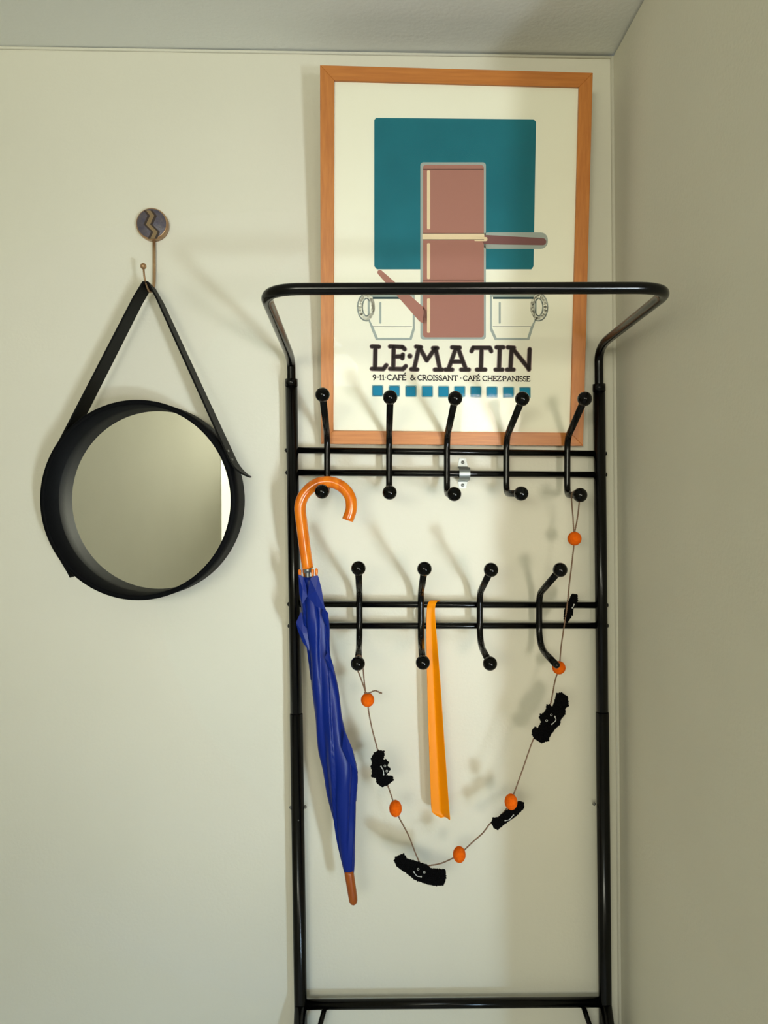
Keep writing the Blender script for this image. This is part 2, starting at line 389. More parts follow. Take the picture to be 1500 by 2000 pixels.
bm = bmesh.new(); a = [Q(x, y, -0.0035) for x, y in grow(INN, 3)]
add_hexa(bm, [p + Vector((0, 0.0016, 0)) for p in a], a); build('glass_pane', bm, M_skyglass, pic, smooth=False)

# ------------------------------------------------------------------ disc hook on the wall
dh = empty('wall_hook', P(301, 478, -0.004), 'round wall hook with zigzag disc, copper rod, holding up the black mirror strap', 'hook')
bc = P(300, 441.5, 0.0); fc = P(296, 436.5, -0.017)
def disc(c, r, y0, y1, bev=0.002, seg=40):
    bm = bmesh.new()
    prof = [(r * 0.0, y0), (r, y0), (r, y1 + bev), (r - bev, y1), (0.0, y1)]
    rings = []
    for pr, py in prof:
        if pr == 0: rings.append([bm.verts.new((c[0], py, c[1]))])
        else: rings.append([bm.verts.new((c[0] + pr*cos(2*pi*k/seg), py, c[1] + pr*sin(2*pi*k/seg))) for k in range(seg)])
    for a, b in zip(rings, rings[1:]):
        for k in range(seg):
            l = (k + 1) % seg
            if len(a) == 1: bm.faces.new((a[0], b[k], b[l]))
            elif len(b) == 1: bm.faces.new((a[k], b[0], a[l]))
            else: bm.faces.new((a[k], b[k], b[l], a[l]))
    return bm
cc = ((bc.x + fc.x) / 2, (bc.z + fc.z) / 2)
build('disc_body', disc(cc, 0.0308, 0.0, -0.0155), M_copper, dh)
build('disc_face', disc(cc, 0.0283, -0.010, -0.0165, 0.0006), M_slate, dh)
def zig(dx, w, m, name, y):
    # zigzag centreline in pixels on the face
    pts = [(283, 411), (290.5, 421), (282.5, 438.5), (297, 453), (291, 466)]
    bm = bmesh.new()
    prev = None
    for x, yy in pts:
        a = P(x + dx - w, yy, y); b = P(x + dx + w, yy, y)
        a2 = a + Vector((0, .0012, 0)); b2 = b + Vector((0, .0012, 0))
        cur = [bm.verts.new(v) for v in (a, b, b2, a2)]
        if prev:
            for k in range(4): bm.faces.new((prev[k], prev[(k+1) % 4], cur[(k+1) % 4], cur[k]))
        else: bm.faces.new(cur)
        prev = cur
    bm.faces.new(prev[::-1]); build(name, bm, m, dh, smooth=False)
zig(6.5, 5.0, M_gold, 'ochre_band', -0.0169)
zig(0, 2.3, M_brown, 'zigzag_line', -0.0172)
zig(13, 2.3, M_brown, 'zigzag_line', -0.0172)
rt = P(301, 474, -0.007)
tipb = P(280, 520, -0.070)
zb = 1.59 + 0.402
bm = bmesh.new()
rp = fillet([rt + Vector((0, 0, .01)), (rt.x, -0.007, zb + 0.012), (rt.x, -0.040, zb - 0.006), (rt.x, -0.072, zb + 0.010), tipb], [0.03, 0.05, 0.03], 8)
add_tube(bm, rp, [0.0030 if i < len(rp) * 0.45 else 0.0030 - 0.0012 * min(1, (i - len(rp)*0.45) / 6) for i in range(len(rp))], 12)
build('hook_rod', bm, M_copper, dh)
bm = bmesh.new(); add_ball(bm, tipb, 0.0058); build('tip_ball', bm, M_copper, dh)

# ------------------------------------------------------------------ round mirror with strap
AL = rad(5.0); MR = 0.186
fcx = Vector((-0.437, -0.099, P(272, 977, -0.099).z))
ax = Vector((sin(AL), cos(AL), 0)); tx = Vector((cos(AL), -sin(AL), 0)); uz = Vector((0, 0, 1))
mir = empty('round_mirror', fcx + ax * 0.07 - uz * MR, 'round mirror in a deep black ring frame hanging by a black leather strap', 'mirror')
def lathe(prof, seg=128):
    bm = bmesh.new(); rings = []
    for r, d in prof:
        rings.append([bm.verts.new(fcx + ax * d + (tx * cos(2*pi*k/seg) + uz * sin(2*pi*k/seg)) * r) for k in range(seg)])
    rings.append(rings[0])
    for a, b in zip(rings, rings[1:]):
        for k in range(seg): bm.faces.new((a[k], a[(k+1) % seg], b[(k+1) % seg], b[k]))
    return bm
build('ring_frame', lathe([(MR, 0.0012), (MR - 0.0012, 0), (MR - 0.0078, 0), (MR - 0.009, 0.0012), (MR - 0.009, 0.062), (MR - 0.009, 0.07), (MR, 0.07)]), M_ring, mir)
bm = bmesh.new()
gr = [bm.verts.new(fcx + ax * 0.055 + (tx * cos(2*pi*k/96) + uz * sin(2*pi*k/96)) * (MR - 0.0088)) for k in range(96)]
g2 = [bm.verts.new(v.co + ax * 0.004) for v in gr]
bm.faces.new(gr[::-1]); bm.faces.new(g2)
for k in range(96): bm.faces.new((gr[k], gr[(k+1) % 96], g2[(k+1) % 96], g2[k]))
build('mirror_glass', bm, M_glassm, mir, smooth=False)
bm = bmesh.new()
gr = [bm.verts.new(fcx + ax * 0.060 + (tx * cos(2*pi*k/64) + uz * sin(2*pi*k/64)) * (MR - 0.0088)) for k in range(64)]
g2 = [bm.verts.new(v.co + ax * 0.006) for v in gr]
bm.faces.new(gr[::-1]); bm.faces.new(g2)
for k in range(64): bm.faces.new((gr[k], gr[(k+1) % 64], g2[(k+1) % 64], g2[k]))
build('backing_board', bm, M_ring, mir, smooth=False)
# strap: ribbon whose path lies around the ring; each station = centre, width direction, thickness normal
SW, ST = 0.049, 0.0034
apex = Vector((rt.x + 0.000, -0.043, zb + 0.006))
def on_ring(deg, extra=0.0):                   # deg clockwise from the top
    a = rad(deg); n = tx * sin(a) + uz * cos(a)
    return fcx + ax * 0.036 + n * (MR + ST/2 + extra), n
sts = []                                       # left tail -> ring -> apex -> right -> tip
for deg, ex in ((-136, 0.0160), (-133, 0.0085), (-128, 0.0022), (-122, 0.0002)): sts.append((*on_ring(deg, ex), ax))
for deg in range(-116, -63, 4): sts.append((*on_ring(deg), ax))
pl, nl = on_ring(-64); pr_, nr = on_ring(64)
wt = Vector((0, 1, 0))
al = apex + Vector((-0.010, 0, -0.004)); ar = apex + Vector((0.010, 0, -0.004))
for k in range(1, 14):
    t = k / 14; sts.append((pl.lerp(al, t), (nl.lerp(Vector((-.9, 0, .43)), t)).normalized(), ax.lerp(wt, t).normalized()))
sts.append((apex + Vector((-.005, 0, .001)), Vector((-.5, 0, .86)), wt)); sts.append((apex + Vector((0, 0, .0028)), Vector((0, 0, 1)), wt)); sts.append((apex + Vector((.005, 0, .001)), Vector((.5, 0, .86)), wt))
for k in range(1, 14):
    t = k / 14; sts.append((ar.lerp(pr_, t), (Vector((.9, 0, .43)).lerp(nr, t)).normalized(), wt.lerp(ax, t).normalized()))
sts.append((pr_, nr, ax))
tg = (pr_ - ar).normalized()
tail = [(0.010, 0.0, 1.0), (0.020, 0.0012, 1.0), (0.030, 0.004, 0.95), (0.040, 0.0085, 0.8), (0.048, 0.014, 0.5), (0.052, 0.0175, 0.2)]
wsc = [1.0] * len(sts)
wsc[0] = 0.35; wsc[1] = 0.7
for s, o, w in tail:
    sts.append((pr_ + tg * s + nr * o, nr, ax)); wsc.append(w)
bm = bmesh.new(); prev = None
for i, (c, n, w) in enumerate(sts):
    hw = SW / 2 * wsc[i]; w = w.normalized()
    cur = [bm.verts.new(c + w*hw + n*ST/2), bm.verts.new(c - w*hw + n*ST/2), bm.verts.new(c - w*hw - n*ST/2), bm.verts.new(c + w*hw - n*ST/2)]
    if prev:
        for k in range(4): bm.faces.new((prev[k], prev[(k+1) % 4], cur[(k+1) % 4], cur[k]))
    else: bm.faces.new(cur)
    prev = cur
bm.faces.new(prev[::-1])
bmesh.ops.bevel(bm, geom=[e for e in bm.edges if len(e.link_faces) == 2 and e.calc_face_angle(0) > 1.0], offset=0.0006, segments=1, affect='EDGES')
strap = build('strap', bm, M_leather, mir, smooth=False)
for s in (-0.010, 0.008):
    bm = bmesh.new(); add_ball(bm, pr_ + tg * s + nr * (ST/2) - ax * 0.010, 0.0026, 12, 8); build('rivet', bm, M_bolt, strap)

# ------------------------------------------------------------------ coat rack
BY = -0.03                                      # plane of posts and bars
rack = empty('coat_rack', (0.14, BY, 0), 'tall black tubular metal coat rack with nine ball-ended hooks beneath a top hoop', 'coat rack')
lt, lb = P(569, 742, BY), P(587, 1960, BY); rt_, rb = P(1170, 752, BY), P(1182, 1958, BY)
def along(a, b, z): t = (z - a.z) / (b.z - a.z); return a.lerp(b, t)
zs = P(575, 1394, BY).z; zl2 = P(575, 1574, BY).z
for a, b in ((lt, lb), (rt_, rb)):
    bm = bmesh.new(); add_tube(bm, [along(a, b, a.z), along(a, b, zl2 - 0.01)], 0.0118, 24)
    add_tube(bm, [along(a, b, a.z - 0.012), along(a, b, a.z + 0.0015)], 0.0124, 24)
    bmesh.ops.bevel(bm, geom=[e for e in bm.edges if e.calc_face_angle(0) > 1.0], offset=0.0012, segments=2, affect='EDGES')
    build('post', bm, M_black, rack)
    bm = bmesh.new(); add_tube(bm, [along(a, b, zs), along(a, b, 0.012)], 0.0127, 24)
    lo = build('lower_post', bm, M_black, rack)
    bm = bmesh.new(); q = along(a, b, 0.0); add_tube(bm, [(q.x, q.y, 0), (q.x, q.y, 0.016)], 0.0145, 20); build('foot_cap', bm, M_black, lo)
# hoop
HY = -0.443
def PP(l): return [P(*q) for q in l]
hl = [P(569, 760, BY), P(566, 706, BY)]
hl = [along(lt, lb, lt.z - 0.02)]
cl = P(511, 570, HY); cr = P(1318, 568, HY)
z_la = P(546, 660, -0.22).z; z_ra = P(1205, 653, -0.14).z
path = [along(lt, lb, lt.z - 0.02), along(lt, lb, lt.z + 0.012), Vector((along(lt, lb, z_la).x, BY, z_la)), Vector((P(513, 580, HY).x, HY, P(560, 565, HY).z)),
        Vector((P(1315, 580, HY).x, HY, P(1270, 562, HY).z)), Vector((along(rt_, rb, z_ra).x, BY, z_ra)), along(rt_, rb, rt_.z + 0.012), along(rt_, rb, rt_.z - 0.02)]
bm = bmesh.new(); add_tube(bm, fillet(path, [0.02, 0.075, 0.055, 0.055, 0.075, 0.02], 12), 0.0085, 20); build('top_hoop', bm, M_black, rack)
# crossbars
rows = [((583, 879.5), (1158, 886)), ((583, 923), (1158, 927)), ((583, 1180), (1160, 1182)), ((585, 1222.5), (1160, 1222))]
for (x0, y0), (x1, y1) in rows:
    a = P(x0, y0, BY); b = P(x1, y1, BY); d = (b - a).normalized()
    bm = bmesh.new(); add_tube(bm, [a - d * 0.012, b + d * 0.012], 0.0062, 16); cb = build('crossbar', bm, M_black, rack)
    for q, s in ((a, -1), (b, 1)):
        p = along(lt, lb, q.z) if s < 0 else along(rt_, rb, q.z)
        bm = bmesh.new(); add_ball(bm, p + Vector((s * 0.0118, 0, 0)), 0.0042, 14, 8, (0.6, 1, 1)); build('bolt', bm, M_black, cb)
        if s < 0:
            bm = bmesh.new(); add_ball(bm, p + Vector((-0.0140, 0, 0)), 0.0016, 8, 6); build('bolt_tip', bm, M_bolt, cb)
a, b = P(595, 1962, BY), P(1172, 1957, BY)
bm = bmesh.new(); add_tube(bm, [a, b], 0.0095, 20); build('lower_rail', bm, M_black, rack)
for q, px in ((lb, 636), (rb, 1138)):             # splayed front legs with thin corner braces
    top = Vector((q.x, BY - 0.004, q.z - 0.004)); foot = Vector((q.x, BY - 0.34, 0.012))
    bm = bmesh.new(); add_tube(bm, [top, foot], 0.0118, 20); fl = build('front_leg', bm, M_black, rack)
    bm = bmesh.new(); add_tube(bm, [(foot.x, foot.y, 0), (foot.x, foot.y, 0.016)], 0.0145, 20); build('foot_cap', bm, M_black, fl)
    c_ = P(px, 1962, BY)
    bm = bmesh.new(); add_tube(bm, [c_, top.lerp(foot, 0.25)], 0.0050, 12); build('brace', bm, M_black, rack)
# joint bolts half way down
for px, py, s in ((568, 1577, 0), (596, 1576, 0), (1160, 1570, 0), (1187, 1571, 0)):
    bm = bmesh.new(); p = P(px, py, BY); add_ball(bm, p, 0.0034, 12, 8); add_ball(bm, p + Vector((0, -0.0008, 0)), 0.0036, 12, 8, (0.6, 1, 1)); build('joint_bolt', bm, M_bolt, rack)
for px, py in ((583, 1602),):
    bm = bmesh.new(); add_ball(bm, P(px, py, BY - 0.0122), 0.0014, 8, 6); build('locking_pin', bm, M_bolt, rack)
# hooks: stem x at the bars, top ball, bottom ball
SY, TYB, BYB = -0.0425, -0.185, -0.170
hooks = [((639, 889), (630, 771), (629, 960), 850, 1), ((760, 889), (762, 776), (761, 962), 853, 1), ((873, 890), (889, 778), (887, 965), 853, 1),
         ((989, 890), (1020, 779), (1018, 964), 855, 1), ((1108, 891), (1142, 779), (1133, 967), 856, 1),
         ((702, 1190), (700, 1110), (699, 1296), 1158, 1), ((822, 1190), (829, 1111), (826, 1294), 1158, 1),
         ((937, 1190), (959, 1113), (957, 1296), 1158, 1), ((1053, 1190), (1094, 1113), (1106, 1309), 1160, 0)]
botpts = []
for (sx, sy), tb, bb, ybend, ball in hooks:
    s = P(sx, sy, SY); T = P(*tb, TYB); B = P(*bb, BYB)
    zt_ = P(sx, ybend, SY).z
    up = sy < 1000
    zlow = B.z + (0.001 if up else 0.012)
    if not ball: B = P(1087, 1299, -0.150); zlow = B.z + 0.012
    pts = [T, Vector((s.x, SY, zt_)), Vector((s.x + (B.x - s.x) * 0.0, SY, zlow)), B]
    if not up: pts = [T, Vector((s.x, SY, zt_)), Vector((s.x, SY, zlow + 0.022)), Vector((s.x + (B.x-s.x)*0.2, SY - 0.02, zlow - 0.002)), B]
    bm = bmesh.new()
    pp = fillet(pts, [0.022] + ([0.022] if up else [0.02, 0.03]), 8)
    L = len(pp)
    add_tube(bm, pp, [0.0062] * L, 16)
    if not ball: add_ball(bm, B, 0.0062, 14, 8)
    hk = build('hook', bm, M_black, rack)
    bm = bmesh.new(); add_ball(bm, T, 0.0128, 32, 18); build('ball_tip', bm, M_knob, hk)
    if ball: bm = bmesh.new(); add_ball(bm, B, 0.0128, 32, 18); build('ball_tip', bm, M_knob, hk)
    botpts.append((pts[-2], B))

# ------------------------------------------------------------------ pipe clamp
cz = P(906, 925, BY).z; cx = P(907, 925, BY).x
clamp = empty('pipe_clamp', (cx, -0.001, cz - 0.03), 'small zinc pipe clamp fixing the rack to the wall beside the third top hook', 'clamp')
prof = [(-0.0015, 0.031), (-0.0015, 0.0155)]
for k in range(0, 13):
    t = rad(70 - 140 * k / 12)
    prof.append((BY + 0.004 - 0.0125 * cos(t) if True else 0, 0.0118 * sin(t) / sin(rad(70))))
prof = [(-0.0015, 0.031), (-0.0015, 0.0150), (-0.008, 0.0128)] + prof[2:] + [(-0.008, -0.0128), (-0.0015, -0.0150), (-0.0015, -0.029)]
bm = bmesh.new(); prev = None
for i, (y, z) in enumerate(prof):
    hw = 0.0105 if 1 < i < len(prof) - 2 else 0.0098
    if i in (0, len(prof) - 1): hw = 0.0068
    th = 0.0013
    a = Vector(prof[max(i-1, 0)]); b = Vector(prof[min(i+1, len(prof)-1)]); d = (b - a).normalized(); n = Vector((d[1], -d[0]))
    cur = [bm.verts.new((cx + sx_, y + n[0]*o, cz + z + n[1]*o)) for sx_, o in ((-hw, -th/2), (hw, -th/2), (hw, th/2), (-hw, th/2))]
    if prev:
        for k in range(4): bm.faces.new((prev[k], prev[(k+1) % 4], cur[(k+1) % 4], cur[k]))
    else: bm.faces.new(cur)
    prev = cur
bm.faces.new(prev[::-1]); build('saddle', bm, M_steel, clamp, smooth=False)
for z in (0.0235, -0.022):
    bm = bmesh.new(); add_ball(bm, (cx, -0.0022, cz + z), 0.0034, 14, 8, (1, 0.5, 1)); sc_ = build('screw', bm, M_steel, clamp)
    bm = bmesh.new(); add_box(bm, (cx - 0.0022, -0.0042, cz + z - 0.0004), (cx + 0.0022, -0.0036, cz + z + 0.0004)); add_box(bm, (cx - 0.0004, -0.0042, cz + z - 0.0022), (cx + 0.0004, -0.0036, cz + z + 0.0022)); build('screw_slot', bm, M_brown, sc_, smooth=False)

# ------------------------------------------------------------------ umbrella
UY = -0.118
um = empty('umbrella', P(690, 1765, UY + 0.015), 'closed blue umbrella with curved orange-brown wooden handle, hanging from the first top hook', 'umbrella')
hp = [(679, 1016), (686, 994), (684, 972), (672, 954), (655, 944), (637, 941), (619, 945), (603, 956), (591, 972), (586, 992), (589, 1020), (593, 1052), (597, 1082), (601, 1110)]
path = spline([P(x, y, UY) for x, y in hp], 6)
bm = bmesh.new(); add_tube(bm, path, 0.0106, 24)
bmesh.ops.bevel(bm, geom=[e for e in bm.edges if e.calc_face_angle(0) > 1.0], offset=0.002, segments=3, affect='EDGES')
build('handle', bm, M_handle, um)
bm = bmesh.new(); add_tube(bm, [P(600, 1104, UY), P(603, 1150, UY)], 0.0048, 16); add_tube(bm, [P(600.6, 1109, UY), P(601.4, 1118, UY)], 0.0075, 16); build('metal_shaft', bm, M_steel, um)
def cy(t): return UY + 0.002 + 0.016 * t
rowsU = [(1127, 585, 622), (1150, 585, 627), (1175, 586, 632), (1195, 588, 638), (1206, 588, 642), (1230, 593, 643), (1255, 598, 643), (1280, 602, 645), (1300, 604, 650),
         (1340, 608, 659), (1400, 615, 670), (1440, 620, 680), (1470, 624, 690), (1510, 632, 697.5), (1550, 639, 697), (1600, 649.5, 694.5), (1650, 659, 693.5), (1690, 668.5, 692), (1704, 672.5, 691)]
NS = 72
dense = []
for i in range(len(rowsU) - 1):
    a, b = rowsU[i], rowsU[i+1]; n = max(2, int((b[0] - a[0]) / 6))
    for k in range(n): t = k / n; dense.append(tuple(a[j] + (b[j] - a[j]) * t for j in range(3)))
dense.append(rowsU[-1])
for _ in range(2):
    dense = [dense[0]] + [tuple((dense[i-1][j] + 2*dense[i][j] + dense[i+1][j]) / 4 for j in range(3)) for i in range(1, len(dense)-1)] + [dense[-1]]
bm = bmesh.new(); rings = []
for i, (y, l, r) in enumerate(dense):
    t = (y - 1127) / (1704 - 1127); yy = cy(t)
    c = P((l + r) / 2, y, yy); hw = (P(r, y, yy) - P(l, y, yy)).length / 2
    tw = 2.6 * t
    amp = 0.30 * min(1, t * 6 + 0.35) * min(1, (1 - t) * 4 + 0.2)
    ring = []
    for k in range(NS):
        th = 2 * pi * k / NS
        ph = (th * 6 / (2*pi) + tw * 1.1 + 0.25 * sin(3 * th + 9 * t)) % 1.0
        f = 1 - amp * (1 - ph) ** 1.3 if ph > 0.12 else 1 - amp * (ph / 0.12 * 0.85 ** 1.0) * 0.9
        f *= 1 + 0.03 * sin(40 * t + 5 * th)
        ring.append(bm.verts.new(c + Vector((cos(th) * hw * f * 1.04, sin(th) * hw * 0.85 * f, 0))))
    rings.append(ring)
for a, b in zip(rings, rings[1:]):
    for k in range(NS): bm.faces.new((a[k], a[(k+1) % NS], b[(k+1) % NS], b[k]))
bm.faces.new(rings[0][::-1]); bm.faces.new(rings[-1])
can = build('canopy', bm, M_blue, um)
def panel(pts, y, name='fold', bulge=0.004):
    bm = bmesh.new(); c3 = [P(x, yy, y) for x, yy in pts]
    cen = sum(c3, Vector()) / len(c3)
    f = [bm.verts.new(p) for p in c3]; b_ = [bm.verts.new(p + Vector((0, 0.0012, 0))) for p in c3]
    cf = bm.verts.new(cen + Vector((0, -bulge, 0))); cb = bm.verts.new(cen + Vector((0, 0.001, 0)))
    n = len(f)
    for k in range(n):
        j = (k + 1) % n
        bm.faces.new((f[k], f[j], cf)); bm.faces.new((b_[j], b_[k], cb)); bm.faces.new((f[j], f[k], b_[k], b_[j]))
    return build(name, bm, M_blue, can, smooth=False)
panel([(588, 1195), (578, 1216), (582, 1232), (592, 1256), (604, 1272), (606, 1240)], UY - 0.004)
panel([(583, 1122), (592, 1126), (598, 1146), (600, 1165), (590, 1180), (585, 1160)], UY - 0.022, bulge=.003)
panel([(600, 1165), (606, 1130), (613, 1125), (621, 1124), (628, 1150), (634, 1190), (618, 1185)], UY - 0.022, bulge=.004)
panel([(632, 1180), (636, 1192), (641, 1197), (642, 1230), (634, 1215), (628, 1200)], UY - 0.016, bulge=.003)
panel([(640, 1272), (645, 1284), (651, 1300), (652, 1318), (640, 1300), (634, 1285)], UY - 0.016, bulge=.003)
panel([(672, 1425), (688, 1462), (697, 1505), (680, 1488), (668, 1462)], UY - 0.018, bulge=.004)
for px, py in ((585.5, 1119), (610.5, 1118), (618, 1117), (594, 1117)):
    bm = bmesh.new(); yy = UY - (0.016 if px != 594 else -0.012)
    add_tube(bm, [P(px + .6, py + 11, yy), P(px + .3, py + 5, yy), P(px, py, yy), P(px, py - 5, yy), P(px, py - 7, yy)], [0.0016, 0.0022, 0.0029, 0.0028, 0.0014], 12); build('rib_tip', bm, M_handle, um)
fpth = [P(681.5, 1700, cy(1)), P(682, 1706, cy(1)), P(689.2, 1752, cy(1)), P(690, 1760, cy(1)), P(690.5, 1765, cy(1)), P(690.6, 1767.5, cy(1))]
bm = bmesh.new(); add_tube(bm, fpth, [0.0090, 0.0090, 0.0084, 0.0078, 0.0056, 0.002], 20); build('ferrule', bm, M_ferrule, um)

# ------------------------------------------------------------------ shoehorn
sh = None
SHY = -0.041
rowsS = [(1181, 834, 850), (1190, 833, 849), (1210, 832.5, 850), (1250, 832.5, 853), (1300, 833, 857), (1360, 834.5, 861), (1437, 836.5, 866), (1500, 839, 870.5), (1550, 840.8, 874), (1580, 841.5, 876.5), (1586, 844, 877), (1591, 850, 877.5), (1596, 861, 877.5)]
NP = 14
grid = []
def hornrow(cL, cR, y, sag, yb):
    out = []
    for k in range(NP + 1):
        t = k / NP; p = P(cL + (cR - cL) * t, y, yb)
        d = 0.35 * ((0.55 - t) / 0.55) ** 1.5 if t < 0.55 else 1.5 * ((t - 0.55) / 0.45) ** 1.15
        out.append(p + Vector((0, -sag * d, 0)))
    return out
b0 = P(845, 1180.5, BY); barz = b0.z
# curl over the crossbar, from behind to the front
rr = 0.0062 + 0.0013
for k in range(0, 9):
    a = rad(-50 + 140 * k / 8)                  # -50 deg = behind/below, 90 = front
    cyy = BY - rr * sin(a); czz = barz + rr * cos(a)
    xl = P(834, 1181, BY).x; xr = P(850, 1181, BY).x
    sh_ = 0.011 * (1 - k / 8) ** 1.2
    row = [Vector((xl + sh_ * 1.0 + (xr - xl) * t / NP, cyy, czz)) for t in range(NP + 1)]
    grid.append(row)
for y, l, r in rowsS[1:]:
    t = (y - 1181) / 420
    grid.append(hornrow(l, r, y, 0.0015 + 0.009 * min(1, t * 2.2), SHY + 0.004 * t))
bm = bmesh.new(); vv = [[bm.verts.new(p) for p in row] for row in grid]
for a, b in zip(vv, vv[1:]):
    for k in range(NP): bm.faces.new((a[k], a[k+1], b[k+1], b[k]))
org = P(860, 1590, SHY)
for v in bm.verts: v.co -= org
sh = build('shoehorn', bm, M_orangep)
sh.location = org
tag(sh, 'long bright orange plastic shoehorn hooked over the lower pair of crossbars', 'shoehorn')
so = sh.modifiers.new('solid', 'SOLIDIFY'); so.thickness = 0.0016; so.offset = 0.0
sb = sh.modifiers.new('sub', 'SUBSURF'); sb.levels = 1; sb.render_levels = 2

# ------------------------------------------------------------------ garland
GY = -0.118
gar = empty('bat_garland', P(820, 1730, GY), 'twine garland with orange felt balls and black crocheted bats, draped between two hooks', 'garland')
def GP(x, y, yy=GY): return P(x, y, yy)
def cord(pts, r=0.0009, closed=False, twist=True, nseg=8):
    path = spline(pts, nseg)
    bm = bmesh.new()
    # resample evenly
    L = [0]
    for a, b in zip(path, path[1:]): L.append(L[-1] + (b - a).length)
    n = max(4, int(L[-1] / 0.0012)); out = []; j = 0
    for i in range(n + 1):
        s = L[-1] * i / n
        while j < len(L) - 2 and L[j+1] < s: j += 1
        out.append(path[j].lerp(path[j+1], (s - L[j]) / max(1e-9, L[j+1] - L[j])))
    for ph in (0, pi):
        pts2 = []
        for i, p in enumerate(out):
            t = (out[min(i+1, n)] - out[max(i-1, 0)]).normalized()
            N = t.cross(Vector((0, 1, 0))).normalized() if abs(t.y) < 0.9 else t.cross(Vector((1, 0, 0))).normalized()
            B = t.cross(N); a = ph + 2 * pi * (L[-1] * i / n) / 0.0075
            pts2.append(p + (N * cos(a) + B * sin(a)) * r * 0.75)
        add_tube(bm, pts2, r, 5)
    return bm
hk5 = botpts[4][1]; hk6 = botpts[5][1]; GB = -0.10
main = [GP(1121, 1040), GP(1122, 1052), GP(1117, 1100), GP(1112, 1140), GP(1108, 1180, -.112), GP(1103, 1215, -.108), GP(1096, 1262, -.098), GP(1092, 1304, -.093), GP(1084, 1330, -.1), GP(1076, 1372),
        GP(1067, 1395, GY + .006), GP(1053, 1425, GY + .006), GP(1040, 1448), GP(1020, 1505), GP(1003, 1552), GP(998, 1566), GP(985, 1585, GY+.024), GP(966, 1603, GY+.024), GP(956, 1610, GY+.018), GP(943, 1627, GY+.006), GP(925, 1643), GP(911, 1656),
        GP(897, 1669), GP(872, 1682), GP(855, 1688), GP(842, 1690), GP(832, 1692, GY + .005), GP(822, 1688, GY + .005), GP(812, 1668), GP(798, 1632), GP(780, 1598), GP(772, 1579), GP(763, 1550), GP(755, 1528, GY + .005),
        GP(744, 1495, GY + .006), GP(737, 1463), GP(727, 1425), GP(720, 1390), GP(718, 1367), GP(716, 1352)]
twine = build('twine', cord(main), M_jute, gar)
lz = 0.0075
def over(c, stem_y, w):                        # loop going over a hook arm just behind its ball
    return [Vector((c.x - w, stem_y, c.z - 0.006)), Vector((c.x - w * .8, stem_y, c.z + 0.004)), Vector((c.x, stem_y, c.z + lz)), Vector((c.x + w * .8, stem_y, c.z + 0.004)), Vector((c.x + w, stem_y, c.z - 0.006))]
o5 = over(hk5 + Vector((-0.003, 0, 0.0)), -0.150, 0.0072)
build('twine_loop', cord([GP(1121, 1042), GP(1119, 1010), o5[0], o5[1], o5[2], o5[3], o5[4], GP(1128, 1010), GP(1122, 1042)]), M_jute, gar)
o6 = over(hk6 + Vector((0.001, 0, 0.003)), -0.150, 0.0072)
build('twine_loop', cord([GP(714, 1352), GP(706, 1328), o6[0], o6[1], o6[2], o6[3], o6[4], GP(711, 1328), GP(714, 1352)]), M_jute, gar)
o7 = over(hk6 + Vector((0.001, 0, 0.005)), -0.154, 0.0080)
build('twine_tail', cord([GP(714, 1354), GP(722, 1353, GY - .004), GP(732, 1349, GY - .004), GP(739, 1351, GY - .004), GP(746, 1354, GY - .004)]), M_jute, gar)
bm = bmesh.new(); add_ball(bm, GP(714, 1353), 0.0026, 10, 8, (1.2, 1, .8)); build('knot', bm, M_jute, gar)
bm = bmesh.new(); add_ball(bm, GP(743, 1353, GY - .004), 0.0020, 8, 6, (1.5, 1, .8)); build('knot', bm, M_jute, gar)
for (x, y, rx, rz, yy) in ((1122, 1052, 13.4, 13.6, GY), (1091.5, 1304, 13, 13, -.093), (998, 1566, 12.6, 15.5, GY - .004), (897, 1669, 12.4, 15.6, GY), (772.5, 1579, 12.4, 16, GY), (718, 1367, 13, 13.6, GY)):
    s = (yy - CAM.y) / FP
    bm = bmesh.new(); add_ball(bm, P(x, y, yy), 1.0, 32, 20, (rx * s, (rx + rz) / 2 * s, rz * s))
    for v in bm.verts: v.co += (v.co - P(x, y, yy)) * random.uniform(-0.012, 0.012)
    build('felt_ball', bm, M_felt, gar)

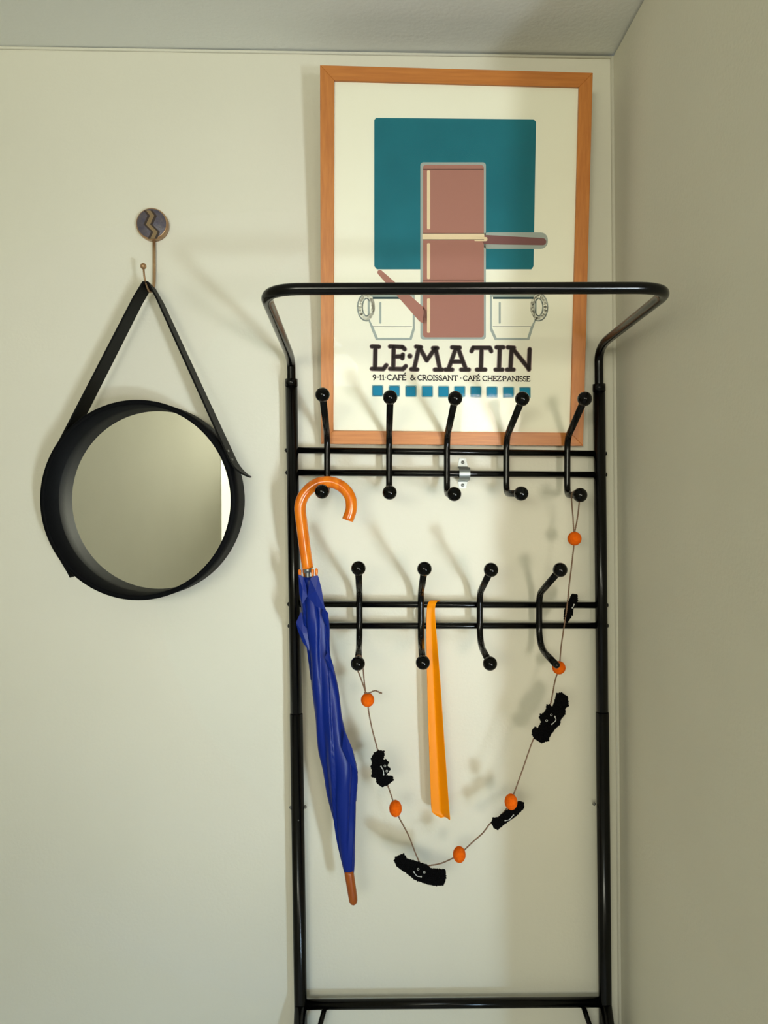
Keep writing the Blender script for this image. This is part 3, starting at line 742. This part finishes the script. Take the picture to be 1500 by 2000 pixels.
def inside(pt, poly):
    x, y = pt; c = False
    for i in range(len(poly)):
        x1, y1 = poly[i]; x2, y2 = poly[i-1]
        if (y1 > y) != (y2 > y) and x < (x2 - x1) * (y - y1) / (y2 - y1) + x1: c = not c
    return c
def bat(poly, eyes, smile, yb, th=0.0045, pr=2.7):
    # crocheted body: rows of stitch bumps packed in the outline around a flat core
    bm = bmesh.new(); s = (yb - CAM.y) / FP
    xs = [p[0] for p in poly]; ys = [p[1] for p in poly]
    cx0 = sum(xs)/len(xs); cy0 = sum(ys)/len(ys)
    core = [(cx0 + (x - cx0) * 0.97, cy0 + (y - cy0) * 0.97) for x, y in poly]
    f = [bm.verts.new(P(x, y, yb - th * .55)) for x, y in core]; b = [bm.verts.new(P(x, y, yb + th * .55)) for x, y in core]
    bm.faces.new(f); bm.faces.new(b[::-1])
    for k in range(len(f)): j = (k+1) % len(f); bm.faces.new((f[k], b[k], b[j], f[j]))
    def blob(x, y, r, yy, e=1.0):
        c = P(x, y, yy); a = random.uniform(0, pi)
        m = Matrix.Translation(c) @ Matrix.Rotation(a, 4, 'Y') @ Matrix.Diagonal((r * s * 1.25 * e, r * s * 0.9, r * s * 0.8, 1))
        bmesh.ops.create_icosphere(bm, subdivisions=2, radius=1.0, matrix=m)
    y = min(ys); row = 0
    while y < max(ys):
        x = min(xs) + (row % 2) * 1.9
        while x < max(xs):
            px, py = x + random.uniform(-.5, .5), y + random.uniform(-.4, .4)
            if inside((px, py), core):
                blob(px, py, pr, yb - th * 0.55)
            x += 4.0
        y += 3.4; row += 1
    per = 0
    for i in range(len(poly)):
        a = Vector(poly[i-1]); c = Vector(poly[i]); d = (c - a).length; n = max(1, int(d / 3.2))
        for k in range(n):
            q = a.lerp(c, k / n); q += (Vector((cx0, cy0)) - q).normalized() * 1.6
            blob(q.x, q.y, 2.6, yb); blob(q.x, q.y, 2.2, yb - th * .4)
    o = build('crocheted_bat', bm, M_yarn, gar, recalc=False)
    fy = yb - th * .55 - 0.0030
    for ex, ey in eyes:
        bm = bmesh.new(); pts = [P(ex + 1.9*cos(2*pi*k/10), ey + 1.9*sin(2*pi*k/10), fy) for k in range(10)]
        add_tube(bm, pts, 0.00045, 5, closed=True); build('eye', bm, M_thread, o)
    bm = bmesh.new(); pts = spline([P(x, y, fy) for x, y in smile], 6)
    add_tube(bm, pts, 0.0007, 6)
    for q in (smile[0], smile[-1]): add_ball(bm, P(*q, fy), 0.0015, 8, 6)
    build('smile', bm, M_thread, o)
    return o
bat([(1118.4,1160),(1126,1161),(1127.3,1171.5),(1124.8,1181.6),(1118.4,1189),(1117,1202),(1113.3,1207),(1107,1215.8),(1102,1209.5),(1103.2,1191.7),(1110.8,1174)], [], [(1118,1187),(1120,1184),(1121,1181)], -.106)
bat([(1089,1354),(1097,1353),(1107.7,1360.5),(1110.4,1376.5),(1104,1382),(1103.5,1393.6),(1095,1405),(1093,1415),(1082,1424.5),(1071,1440.5),(1070.4,1447),(1056.5,1450.7),(1043.7,1442.7),(1039.5,1435),(1040,1427.7),(1044.8,1422.4),(1050,1425),(1058,1411.7),(1053.3,1401),(1054.4,1395.7),(1063,1393.6),(1068.3,1383),(1068.8,1376.5),(1072.5,1376.5),(1079,1383),(1085.3,1370)],
    [(1076.8,1396.3),(1067.7,1407.5)], [(1083.7,1399.5),(1085.5,1407),(1077.9,1414.4)], GY)
bat([(1014.7,1565.3),(1023,1568),(1022.7,1577.3),(1004,1596),(988,1606.7),(970.7,1620),(964,1616),(960,1606.7),(962.7,1598.7),(972,1598.7),(990.7,1582.7),(1006.7,1577)], [], [(986.7,1602.7),(995,1600.5),(1002.7,1592)], GY + .016)
bat([(772.5,1674),(787,1668),(793,1678),(813,1683),(833.7,1689.7),(842,1697.7),(870,1700),(871,1714.6),(866.6,1728),(854,1729.4),(833.7,1726),(808.8,1717),(790.7,1702),(774.8,1691),(770,1680.6)], [(816.7,1697.7),(828.7,1703.8)], [(808.3,1703.3),(814.5,1711),(822.4,1712.4)], GY)
bat([(739.7,1465.3),(748.7,1466.5),(748.7,1474.4),(745.3,1485.7),(754.4,1483.5),(758.5,1488),(755.5,1496),(762.3,1501.6),(757.8,1508.4),(753.3,1510.7),(754.4,1517.5),(766.9,1518.6),(768,1524),(756.7,1533.3),(746.5,1536.7),(736.3,1528.8),(735,1519.7),(726,1517.5),(727.2,1506),(724.5,1496),(727.2,1490.3),(726,1481.2),(731.7,1469.9)],
    [(751.7,1496),(755.4,1506)], [(744.2,1497),(748.7,1505),(749.4,1513)], GY)
